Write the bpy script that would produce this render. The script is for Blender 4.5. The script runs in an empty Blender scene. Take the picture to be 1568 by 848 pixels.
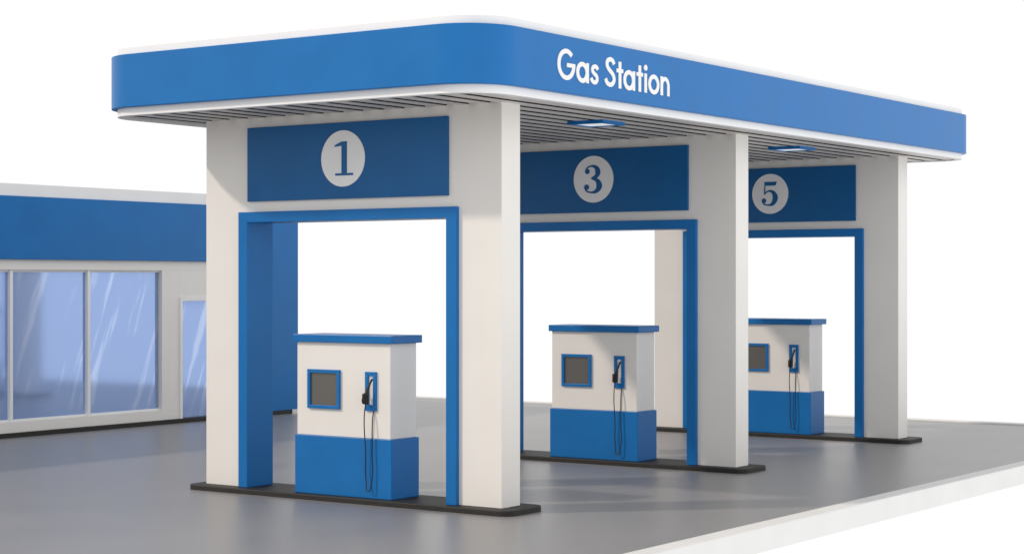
import bpy, bmesh, math
from mathutils import Vector, Matrix
sc=bpy.context.scene
sc.view_settings.view_transform='Standard'
sc.view_settings.look='None'
sc.view_settings.exposure=0
sc.view_settings.gamma=1
COL=sc.collection

# ---------------------------------------------------------------- materials
def mat(name,color,rough=0.5,spec=0.5,metal=0.0,noise=0.0,nscale=3.0,bump=0.0,bscale=60.0,coat=0.0,emit=None,detail=4):
    m=bpy.data.materials.new(name); m.use_nodes=True
    nt=m.node_tree; b=nt.nodes['Principled BSDF']
    b.inputs['Base Color'].default_value=(*color,1)
    b.inputs['Roughness'].default_value=rough
    b.inputs['Specular IOR Level'].default_value=spec
    b.inputs['Metallic'].default_value=metal
    b.inputs['Coat Weight'].default_value=coat
    geo=nt.nodes.new('ShaderNodeNewGeometry')
    if noise>0:
        n=nt.nodes.new('ShaderNodeTexNoise'); n.inputs['Scale'].default_value=nscale; n.inputs['Detail'].default_value=detail
        nt.links.new(geo.outputs['Position'],n.inputs['Vector'])
        r=nt.nodes.new('ShaderNodeValToRGB')
        r.color_ramp.elements[0].position=0.3; r.color_ramp.elements[1].position=0.7
        r.color_ramp.elements[0].color=(*[c*(1-noise) for c in color],1)
        r.color_ramp.elements[1].color=(*[min(1,c*(1+noise)) for c in color],1)
        nt.links.new(n.outputs['Fac'],r.inputs['Fac'])
        nt.links.new(r.outputs['Color'],b.inputs['Base Color'])
        mr=nt.nodes.new('ShaderNodeMapRange')
        mr.inputs['To Min'].default_value=max(0,rough-0.06); mr.inputs['To Max'].default_value=min(1,rough+0.06)
        nt.links.new(n.outputs['Fac'],mr.inputs['Value']); nt.links.new(mr.outputs['Result'],b.inputs['Roughness'])
    if bump>0:
        n2=nt.nodes.new('ShaderNodeTexNoise'); n2.inputs['Scale'].default_value=bscale; n2.inputs['Detail'].default_value=3
        nt.links.new(geo.outputs['Position'],n2.inputs['Vector'])
        bp=nt.nodes.new('ShaderNodeBump'); bp.inputs['Strength'].default_value=bump; bp.inputs['Distance'].default_value=0.01
        nt.links.new(n2.outputs['Fac'],bp.inputs['Height']); nt.links.new(bp.outputs['Normal'],b.inputs['Normal'])
    if emit:
        b.inputs['Emission Color'].default_value=(*emit[0],1); b.inputs['Emission Strength'].default_value=emit[1]
    return m
WHITE=mat('white_render',(0.76,0.74,0.71),0.42,0.4,noise=0.02,nscale=1.3,bump=0.05,bscale=25)
TRIM=mat('white_trim',(0.80,0.80,0.80),0.5,0.4,noise=0.02,nscale=2)
BLUE=mat('blue_cladding',(0.004,0.142,0.42),0.36,0.26,noise=0.05,nscale=1.6,bump=0.04,bscale=18)
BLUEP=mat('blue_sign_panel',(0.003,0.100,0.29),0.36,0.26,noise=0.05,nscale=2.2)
BLACK=mat('black_rubber',(0.012,0.012,0.013),0.45,0.4)
ISL=mat('dark_island_concrete',(0.020,0.019,0.018),0.6,0.35,noise=0.2,nscale=5,bump=0.15,bscale=80)
GROUND=mat('asphalt_ground',(0.225,0.222,0.226),0.36,0.55,noise=0.06,nscale=0.6,bump=0.09,bscale=140,detail=6)
KERB=mat('white_kerb_concrete',(0.70,0.70,0.69),0.6,0.3,noise=0.03,nscale=1.2)
SLAT=mat('ceiling_slat',(0.64,0.61,0.58),0.42,0.4,noise=0.03,nscale=2)
DARK=mat('ceiling_gap',(0.03,0.03,0.03),0.8,0.2)
SCREEN=mat('screen_glass',(0.10,0.095,0.09),0.20,0.6)
LAMP=mat('lamp_glass',(0.8,0.8,0.8),0.3,0.5,emit=((0.92,0.97,1),0.45))
# shop glass
GL=bpy.data.materials.new('tinted_shop_glass'); GL.use_nodes=True
nt=GL.node_tree; nt.nodes.clear()
out=nt.nodes.new('ShaderNodeOutputMaterial'); mx=nt.nodes.new('ShaderNodeMixShader')
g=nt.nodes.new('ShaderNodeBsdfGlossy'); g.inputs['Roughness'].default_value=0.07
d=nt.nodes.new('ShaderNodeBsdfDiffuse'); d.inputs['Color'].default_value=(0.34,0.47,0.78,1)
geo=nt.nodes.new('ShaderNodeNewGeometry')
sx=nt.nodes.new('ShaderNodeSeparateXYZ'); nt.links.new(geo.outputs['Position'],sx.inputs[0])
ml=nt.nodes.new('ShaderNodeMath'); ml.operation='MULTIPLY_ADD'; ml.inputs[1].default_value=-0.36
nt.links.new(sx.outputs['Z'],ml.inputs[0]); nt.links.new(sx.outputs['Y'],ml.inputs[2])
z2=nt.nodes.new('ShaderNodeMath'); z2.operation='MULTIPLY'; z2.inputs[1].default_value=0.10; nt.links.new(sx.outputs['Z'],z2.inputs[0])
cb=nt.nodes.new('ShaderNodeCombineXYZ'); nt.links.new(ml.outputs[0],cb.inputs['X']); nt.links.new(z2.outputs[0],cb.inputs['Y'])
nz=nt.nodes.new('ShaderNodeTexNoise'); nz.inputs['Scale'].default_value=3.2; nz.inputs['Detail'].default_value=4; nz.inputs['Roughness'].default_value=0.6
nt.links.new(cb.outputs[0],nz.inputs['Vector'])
rp=nt.nodes.new('ShaderNodeValToRGB'); rp.color_ramp.elements[0].position=0.54; rp.color_ramp.elements[0].color=(0.31,0.42,0.70,1)  # lighter diagonal streaks: reflections painted into the gloss tint
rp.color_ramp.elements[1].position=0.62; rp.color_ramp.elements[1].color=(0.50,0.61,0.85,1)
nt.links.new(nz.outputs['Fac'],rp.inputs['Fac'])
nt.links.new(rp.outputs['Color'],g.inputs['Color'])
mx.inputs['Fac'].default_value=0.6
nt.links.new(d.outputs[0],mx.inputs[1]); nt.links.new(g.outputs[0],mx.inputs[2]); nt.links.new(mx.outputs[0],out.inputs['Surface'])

# ---------------------------------------------------------------- helpers
def empty(name,loc=(0,0,0)):
    e=bpy.data.objects.new(name,None); e.empty_display_size=0.3; e.location=loc; COL.objects.link(e); return e
def addmesh(name,verts,faces,m,parent=None,bevel=0,seg=2,smooth=False):
    me=bpy.data.meshes.new(name); me.from_pydata([tuple(v) for v in verts],[],faces)
    bm=bmesh.new(); bm.from_mesh(me); bmesh.ops.recalc_face_normals(bm,faces=bm.faces); bm.to_mesh(me); bm.free()
    me.materials.append(m); o=bpy.data.objects.new(name,me); COL.objects.link(o)
    if parent: o.parent=parent
    if smooth:
        for p in me.polygons: p.use_smooth=True
    if bevel>0:
        b=o.modifiers.new('bevel','BEVEL'); b.width=bevel; b.segments=seg; b.limit_method='ANGLE'; b.angle_limit=math.radians(40)
    return o
def box(name,x0,x1,y0,y1,z0,z1,m,parent=None,bevel=0.006):
    v=[(x0,y0,z0),(x1,y0,z0),(x1,y1,z0),(x0,y1,z0),(x0,y0,z1),(x1,y0,z1),(x1,y1,z1),(x0,y1,z1)]
    f=[(0,3,2,1),(4,5,6,7),(0,1,5,4),(1,2,6,5),(2,3,7,6),(3,0,4,7)]
    return addmesh(name,v,f,m,parent,bevel)
def prism(name,loop,axis,a,b,m,parent=None,bevel=0.0):
    n=len(loop)
    if axis=='y': V=[(p[0],a,p[1]) for p in loop]+[(p[0],b,p[1]) for p in loop]
    else: V=[(p[0],p[1],a) for p in loop]+[(p[0],p[1],b) for p in loop]
    F=[tuple(range(n))[::-1],tuple(range(n,2*n))]+[(i,(i+1)%n,n+(i+1)%n,n+i) for i in range(n)]
    return addmesh(name,V,F,m,parent,bevel)
def rr(x0,x1,y0,y1,R,seg=20):
    pts=[]
    for cx,cy,a0 in ((x1-R,y0+R,-90),(x1-R,y1-R,0),(x0+R,y1-R,90),(x0+R,y0+R,180)):
        for i in range(seg+1):
            a=math.radians(a0+90*i/seg); pts.append((cx+R*math.cos(a),cy+R*math.sin(a)))
    return pts
def shade_auto(o,ang=35):
    for p in o.data.polygons: p.use_smooth=True
    try: o.data.set_sharp_from_angle(angle=math.radians(ang))
    except Exception: pass
def ring(name,outer,inner,z0,z1,m,parent):
    n=len(outer); V=[(*p,z0) for p in outer]+[(*p,z1) for p in outer]+[(*p,z0) for p in inner]+[(*p,z1) for p in inner]
    F=[]
    for i in range(n):
        j=(i+1)%n
        F+=[(i,j,n+j,n+i),(2*n+i,3*n+i,3*n+j,2*n+j),(i,2*n+i,2*n+j,j),(n+i,n+j,3*n+j,3*n+i)]
    o=addmesh(name,V,F,m,parent); shade_auto(o); return o
# --- lettering
def catmull(P,sub=10):
    out=[]
    n=len(P)
    for i in range(n-1):
        p0=P[max(i-1,0)];p1=P[i];p2=P[i+1];p3=P[min(i+2,n-1)]
        for k in range(sub):
            t=k/sub
            out.append(tuple(0.5*((2*b)+(-a+c)*t+(2*a-5*b+4*c-d_)*t*t+(-a+3*b-3*c+d_)*t**3) for a,b,c,d_ in zip(p0,p1,p2,p3)))
    out.append(tuple(P[-1])); return out
def arc(cx,cy,rx,ry,a0,a1,w,n=40):
    return [(cx+rx*math.cos(math.radians(a0+(a1-a0)*i/n)),cy+ry*math.sin(math.radians(a0+(a1-a0)*i/n)),w) for i in range(n+1)]
def ribbon_polys(P):
    L=[];R=[]
    for i,p in enumerate(P):
        a=P[max(i-1,0)];b=P[min(i+1,len(P)-1)]
        dx,dy=b[0]-a[0],b[1]-a[1]; l=math.hypot(dx,dy) or 1
        nx,ny=-dy/l,dx/l; w=p[2]/2
        L.append((p[0]+nx*w,p[1]+ny*w)); R.append((p[0]-nx*w,p[1]-ny*w))
    return L,R
def glyph_mesh(name,shapes,place,thick,m,parent):
    V=[];F=[]
    for k,(t,P) in enumerate(shapes):
        dep=thick+0.0007*k
        if t=='r':
            L,R=ribbon_polys(P); n=len(L); b=len(V)
            for q in (L,R):
                V+= [place(x,y,0.0) for x,y in q]
            for q in (L,R):
                V+= [place(x,y,dep) for x,y in q]
            for i in range(n-1):
                F+=[(b+2*n+i,b+3*n+i,b+3*n+i+1,b+2*n+i+1),(b+i,b+i+1,b+2*n+i+1,b+2*n+i),(b+n+i,b+3*n+i,b+3*n+i+1,b+n+i+1)]
            F+=[(b,b+2*n,b+3*n,b+n),(b+n-1,b+2*n-1,b+4*n-1,b+3*n-1)]
        else:
            n=len(P); b=len(V)
            V+=[place(x,y,0.0) for x,y in P]+[place(x,y,dep) for x,y in P]
            F+=[tuple(range(b+n,b+2*n))]+[(b+i,b+(i+1)%n,b+n+(i+1)%n,b+n+i) for i in range(n)]
    return addmesh(name,V,F,m,parent)
def disc(cx,cy,r,n=28): return [(cx+r*math.cos(2*math.pi*i/n),cy+r*math.sin(2*math.pi*i/n)) for i in range(n)]
def rect(x0,y0,x1,y1): return [(x0,y0),(x1,y0),(x1,y1),(x0,y1)]

# ---------------------------------------------------------------- ground
GZ=-0.07
XR=3.02; YF=17.3
box('ground',-34,XR,-34,YF,GZ-0.25,GZ,GROUND,None,0)
kerb=empty('kerb')
box('side_kerb',XR,XR+0.26,-34,YF+0.28,GZ-0.26,GZ+0.03,KERB,kerb,0.015)
box('far_kerb',-34,XR-0.002,YF,YF+0.28,GZ-0.26,GZ+0.03,KERB,kerb,0.015)

# ---------------------------------------------------------------- gates, islands, pumps, number signs
CX=-2.48; HW=2.48; D=0.4; CEIL=4.97
digits={
 '1':[('p',rect(.43,.0,.63,1.0)),('p',rect(.20,0,.86,.065)),('p',[(.44,1.0),(.18,.90),(.18,.85),(.44,.88)])],
 '3':[('r',catmull([(.17,.76,.05),(.22,.90,.05),(.42,.97,.07),(.60,.90,.15),(.66,.75,.21),(.60,.61,.14),(.40,.53,.06)])),
      ('r',catmull([(.40,.53,.06),(.62,.46,.14),(.72,.27,.23),(.62,.09,.15),(.42,.03,.07),(.20,.08,.05),(.13,.20,.05)])),
      ('p',disc(.23,.78,.095)),('p',disc(.20,.22,.10))],
 '5':[('p',[(.22,1.0),(.78,1.0),(.72,.84),(.24,.84)]),('p',[(.22,1.0),(.27,1.0),(.25,.47),(.20,.47)]),
      ('r',catmull([(.225,.49,.05),(.32,.58,.05),(.46,.62,.08),(.63,.54,.16),(.71,.33,.23),(.61,.10,.16),(.42,.03,.07),(.20,.08,.05),(.13,.20,.05)])),
      ('p',disc(.20,.22,.10))]}
def suffix(base,i): return base if i==0 else '%s.%03d'%(base,i)
for i,(Y,dg) in enumerate(((0,'1'),(6.1,'3'),(12.18,'5'))):
    e=empty(suffix('support_gate',i),(CX,Y,0))
    oh,ot=1.75,3.64
    U=[(-HW,0.0),(-oh,0.0),(-oh,ot),(oh,ot),(oh,0.0),(HW,0.0),(HW,CEIL+0.03),(-HW,CEIL+0.03)]
    prism('pillars_and_header',U,'y',0,D,WHITE,e,0.006)
    fi,fo,ft,fb=1.67,1.83,3.71,3.57
    U=[(-fo,0.0),(-fi,0.0),(-fi,fb),(fi,fb),(fi,0.0),(fo,0.0),(fo,ft),(-fo,ft)]
    prism('blue_opening_frame',U,'y',-0.06,D+0.06,BLUE,e,0.006)
    s=empty(suffix('number_sign',i),(CX,Y,4.35))
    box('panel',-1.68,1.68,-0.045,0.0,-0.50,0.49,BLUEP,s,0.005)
    ds=disc(0,0.02,0.365,64)
    prism('white_disc',ds,'y',-0.055,-0.044,TRIM,s,0)
    H=0.44
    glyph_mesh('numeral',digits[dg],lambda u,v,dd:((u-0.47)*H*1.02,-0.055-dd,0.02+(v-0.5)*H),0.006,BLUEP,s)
    isl=empty(suffix('pump_island',i),(CX,Y,0))
    o=prism('dark_plinth',rr(-2.68,2.72,-0.20,0.62,0.16,8),'z',GZ-0.02,0.0,ISL,isl,0.012)
    # fuel pump
    p=empty(suffix('fuel_pump',i),(CX,Y,0))
    x0,x1,y0,y1=-0.79,0.83,-0.09,0.49
    box('blue_base',x0,x1,y0,y1,0.0,0.765,BLUE,p,0.008)
    box('white_body',x0+0.025,x1-0.03,y0+0.02,y1-0.02,0.765,1.985,WHITE,p,0.008)
    box('blue_cap',x0-0.01,x1+0.03,y0-0.03,y1+0.03,1.985,2.085,BLUE,p,0.008)
    fy=y0+0.02
    sx0,sx1,sz0,sz1=-0.565,-0.02,1.12,1.63
    t=0.045
    box('screen_frame_bottom',sx0,sx1,fy-0.035,fy,sz0,sz0+t,BLUE,p,0.003)
    box('screen_frame_top',sx0,sx1,fy-0.035,fy,sz1-t,sz1,BLUE,p,0.003)
    box('screen_frame_left',sx0,sx0+t,fy-0.035,fy,sz0+t,sz1-t,BLUE,p,0.003)
    box('screen_frame_right',sx1-t,sx1,fy-0.035,fy,sz0+t,sz1-t,BLUE,p,0.003)
    box('screen',sx0+t,sx1-t,fy-0.010,fy,sz0+t,sz1-t,SCREEN,p,0)
    hx0,hx1,hz0,hz1=0.405,0.585,1.12,1.62; t=0.035
    box('holster_bottom',hx0,hx1,fy-0.03,fy,hz0,hz0+t*2.2,BLUE,p,0.003)
    box('holster_top',hx0,hx1,fy-0.03,fy,hz1-t*1.5,hz1,BLUE,p,0.003)
    box('holster_left',hx0,hx0+t*1.4,fy-0.03,fy,hz0+t*2.2,hz1-t*1.5,BLUE,p,0.003)
    box('holster_right',hx1-t*1.4,hx1,fy-0.03,fy,hz0+t*2.2,hz1-t*1.5,BLUE,p,0.003)
    box('holster_back',hx0+t*1.4,hx1-t*1.4,fy-0.006,fy,hz0+t*2.2,hz1-t*1.5,TRIM,p,0)
    hx=(hx0+hx1)/2
    def tube(name,pts,rad,m,radii=None):
        c=bpy.data.curves.new(name,'CURVE'); c.dimensions='3D'; c.bevel_depth=rad; c.bevel_resolution=4; c.use_fill_caps=True
        sp=c.splines.new('BEZIER'); sp.bezier_points.add(len(pts)-1)
        for k,q in enumerate(pts):
            bp=sp.bezier_points[k]; bp.co=q; bp.handle_left_type=bp.handle_right_type='AUTO'
            if radii: bp.radius=radii[k]
        c.materials.append(m)
        o=bpy.data.objects.new(name,c); COL.objects.link(o); o.parent=p; return o
    tube('nozzle_spout',[(hx+0.02,fy-0.015,1.53),(hx+0.015,fy-0.05,1.48),(hx-0.005,fy-0.075,1.40)],0.014,BLACK,[0.8,1,1.2])
    tube('nozzle_body',[(hx-0.003,fy-0.075,1.42),(hx-0.015,fy-0.085,1.33),(hx-0.03,fy-0.085,1.21)],0.030,BLACK,[0.6,1.0,0.9])
    tube('nozzle_lever',[(hx-0.01,fy-0.10,1.37),(hx-0.03,fy-0.14,1.31),(hx-0.04,fy-0.135,1.23),(hx-0.03,fy-0.09,1.21)],0.007,BLACK)
    box('nozzle_grip',hx-0.070,hx+0.010,fy-0.12,fy-0.065,1.21,1.35,BLACK,p,0.015)
    tube('hose',[(hx-0.03,fy-0.085,1.22),(hx-0.05,fy-0.09,1.05),(hx-0.045,fy-0.07,0.6),(hx-0.035,fy-0.07,0.22),(hx+0.01,fy-0.085,0.10),(hx+0.05,fy-0.07,0.2),(hx+0.055,fy-0.06,0.6),(hx+0.045,fy-0.04,1.0),(hx+0.04,fy-0.01,1.135)],0.0075,BLACK)

# ---------------------------------------------------------------- canopy
can=empty('gas_station_canopy',(0,0,0))
tx0,tx1,ty0,ty1,R=-5.57,0.70,-1.42,13.88,0.62
def layer(name,off,z0,z1,m,bev=0.008):
    o=prism(name,rr(tx0-off,tx1+off,ty0-off,ty1+off,R+off,24),'z',z0,z1,m,can,bev)
    shade_auto(o); return o
layer('ceiling_plate',-0.10,5.035,5.052,DARK,0)
ring('lower_trim',rr(tx0,tx1,ty0,ty1,R,24),rr(tx0+0.12,tx1-0.12,ty0+0.12,ty1-0.12,R-0.12,24),4.955,5.06,TRIM,can)
layer('blue_fascia',0.08,5.055,5.75,BLUE)
layer('roof_coping',0.0,5.75,5.86,TRIM,0.012)
# slats: light metal boards with dark returns and open joints
ix0,ix1,iy0,iy1,iR=tx0+0.12,tx1-0.12,ty0+0.12,ty1-0.12,R-0.12
V=[];F=[];MI=[]
x=ix0+0.03; pitch=0.335; w=0.225
def yc(xx):
    dx=max(0,ix0+iR-xx,xx-(ix1-iR)); return iR-math.sqrt(max(0,iR*iR-dx*dx))
while x+w<ix1:
    a0=yc(x);a1=yc(x+w)
    q=[(x,iy0+a0),(x+w,iy0+a1),(x+w,iy1-a1),(x,iy1-a0)]
    b=len(V); V+=[(*t_,4.972) for t_ in q]+[(*t_,5.030) for t_ in q]
    F+=[(b,b+3,b+2,b+1),(b,b+1,b+5,b+4),(b+1,b+2,b+6,b+5),(b+2,b+3,b+7,b+6),(b+3,b,b+4,b+7)]
    MI+=[0,0,1,0,1]
    x+=pitch
o=addmesh('ceiling_slats',V,F,SLAT,can); o.data.materials.append(DARK)
for pl,mi in zip(o.data.polygons,MI): pl.material_index=mi
k=0
for ly in (3.1,9.15):
    for lx in (-0.58,-4.38):
        l=empty(suffix('ceiling_lamp',k),(lx,ly,4.975)); k+=1
        a,t=0.29,0.06
        box('housing_a',-a,a,-a,-a+t,-0.05,0,BLUE,l,0.003); box('housing_b',-a,a,a-t,a,-0.05,0,BLUE,l,0.003)
        box('housing_c',-a,-a+t,-a+t,a-t,-0.05,0,BLUE,l,0.003); box('housing_d',a-t,a,-a+t,a-t,-0.05,0,BLUE,l,0.003)
        box('glass',-a+t,a-t,-a+t,a-t,-0.04,-0.004,LAMP,l,0)

# fascia lettering
s=0.15
sc_=[(.40,.50),(.35,.57),(.24,.595),(.13,.54),(.12,.43),(.23,.345),(.34,.28),(.37,.17),(.30,.085),(.19,.07),(.09,.12),(.04,.20)]
Sc=[(.56,.78),(.49,.88),(.35,.925),(.20,.87),(.16,.73),(.25,.60),(.40,.50),(.52,.40),(.56,.25),(.47,.12),(.32,.075),(.16,.13),(.08,.26)]
G={
 'G':(1.0,[('r',arc(.47,.5,.39,.43,44,360,s,60)),('p',rect(.50,.42,.935,.55))]),
 'a':(.76,[('r',arc(.32,.33,.25,.27,0,360,s,48)),('p',rect(.53,0,.67,.66))]),
 's':(.50,[('r',catmull([(a,b,s*.92) for a,b in sc_],6))]),
 ' ':(.26,[]),
 'S':(.70,[('r',catmull([(a,b,s) for a,b in Sc],6))]),
 't':(.40,[('p',rect(.12,0,.27,.90)),('p',rect(0,.53,.38,.66))]),
 'i':(.29,[('p',rect(.07,0,.22,.66)),('p',disc(.145,.86,.10))]),
 'o':(.72,[('r',arc(.35,.33,.26,.27,0,360,s,48))]),
 'n':(.60,[('p',rect(.04,0,.19,.66)),('r',arc(.32,.34,.205,.25,180,0,s*.95,30)+[(.525,.0,s*.95)])]),
}
txt='Gas Station'; tot=sum(G[c][0] for c in txt)
sign=empty('gas_station_sign',(tx1+0.08,0.04,5.215))
ux=2.70/tot; cap=0.375; cur=0
for c in txt:
    adv,sh=G[c]
    if sh:
        glyph_mesh('letter_'+c,sh,(lambda cu:(lambda u,v,dd:(0.001+dd,(cu+u)*ux,v*cap)))(cur),0.010,TRIM,sign)
    cur+=adv

# ---------------------------------------------------------------- shop
sh=empty('store_building',(0,0,0))
FX=-13.70; Y0,Y1=-12.0,11.80; YE=10.3
box('core_walls',-22,FX-0.16,Y0,YE,GZ-0.05,4.30,WHITE,sh,0)
box('roof_parapet',-22.05,FX+0.03,Y0-0.05,Y1-0.05,4.32,4.55,TRIM,sh,0.01)
box('blue_fascia',-22.1,FX+0.08,Y0-0.08,YE,3.17,4.32,BLUE,sh,0.008)
box('wall_header',FX-0.16,FX,Y0,YE,2.98,3.17,WHITE,sh,0.004)
box('base_strip',FX-0.18,FX+0.05,Y0,YE,GZ-0.01,0.015,ISL,sh,0.004)
box('base_strip_end',FX-0.18,FX+0.10,YE,Y1-0.2,GZ-0.01,0.015,ISL,sh,0.004)
box('wall_sill',FX-0.16,FX,Y0,7.82,0.015,0.21,WHITE,sh,0.004)
box('wall_pier_right',FX-0.16,FX,7.82,8.30,0.015,2.98,WHITE,sh,0.004)
box('wall_over_door',FX-0.16,FX,8.30,9.40,2.44,2.98,WHITE,sh,0.004)
box('wall_pier_end',FX-0.16,FX,9.40,YE,0.015,2.98,WHITE,sh,0.004)
box('wall_pier_left',FX-0.16,FX,Y0,0.30,0.21,2.98,WHITE,sh,0.004)
box('blue_end_wall',-22.1,FX+0.083,YE,Y1,0.015,4.32,BLUE,sh,0.004)
ys=[0.30,2.18,4.06,5.93,7.82]
for a,b in zip(ys[:-1],ys[1:]):
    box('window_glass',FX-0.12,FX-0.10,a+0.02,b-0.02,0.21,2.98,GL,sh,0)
for a in ys[1:-1]:
    box('window_mullion',FX-0.13,FX-0.03,a-0.035,a+0.035,0.21,2.98,TRIM,sh,0.004)
box('window_bottom_rail',FX-0.13,FX-0.06,0.30,7.82,0.21,0.25,TRIM,sh,0.003)
box('window_top_rail',FX-0.13,FX-0.06,0.30,7.82,2.94,2.98,TRIM,sh,0.003)
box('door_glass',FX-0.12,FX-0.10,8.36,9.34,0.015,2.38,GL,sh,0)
for a,b in ((8.30,8.37),(9.33,9.40)):
    box('door_frame',FX-0.13,FX+0.03,a,b,0.015,2.44,TRIM,sh,0.004)
box('door_frame_top',FX-0.13,FX+0.03,8.37,9.33,2.37,2.44,TRIM,sh,0.004)

# ---------------------------------------------------------------- light
w=bpy.data.worlds.new('World'); sc.world=w; w.use_nodes=True; nt=w.node_tree
bg=nt.nodes['Background']; tc=nt.nodes.new('ShaderNodeTexCoord'); sp=nt.nodes.new('ShaderNodeSeparateXYZ')
nt.links.new(tc.outputs['Generated'],sp.inputs[0])
m1=nt.nodes.new('ShaderNodeMapRange'); m1.inputs['From Min'].default_value=0.3; m1.inputs['From Max'].default_value=0.85
m1.inputs['To Min'].default_value=1.03; m1.inputs['To Max'].default_value=0.72; nt.links.new(sp.outputs['Z'],m1.inputs['Value'])
m2=nt.nodes.new('ShaderNodeMapRange'); m2.inputs['From Min'].default_value=0.0; m2.inputs['From Max'].default_value=1.0
m2.inputs['To Min'].default_value=1.0; m2.inputs['To Max'].default_value=1.35; nt.links.new(sp.outputs['X'],m2.inputs['Value'])
mu=nt.nodes.new('ShaderNodeMath'); mu.operation='MULTIPLY'
nt.links.new(m1.outputs[0],mu.inputs[0]); nt.links.new(m2.outputs[0],mu.inputs[1]); nt.links.new(mu.outputs[0],bg.inputs['Strength'])
bg.inputs['Color'].default_value=(1,1,1,1)
L=bpy.data.lights.new('sun','SUN'); L.energy=1.9; L.angle=math.radians(2.5); L.color=(1.0,0.87,0.74)
so=bpy.data.objects.new('sun',L); COL.objects.link(so); so.location=(-20,-20,20)
so.rotation_euler=Vector((1,1.02,-1)).to_track_quat('-Z','Y').to_euler()

# ---------------------------------------------------------------- camera
c=bpy.data.cameras.new('camera'); c.sensor_width=36; c.lens=65.76; c.shift_y=0.0026; c.clip_end=500
co=bpy.data.objects.new('camera',c); COL.objects.link(co)
co.location=(13.13,-18.77,2.8); co.rotation_euler=(math.radians(90),0,math.radians(34.66))
sc.camera=co
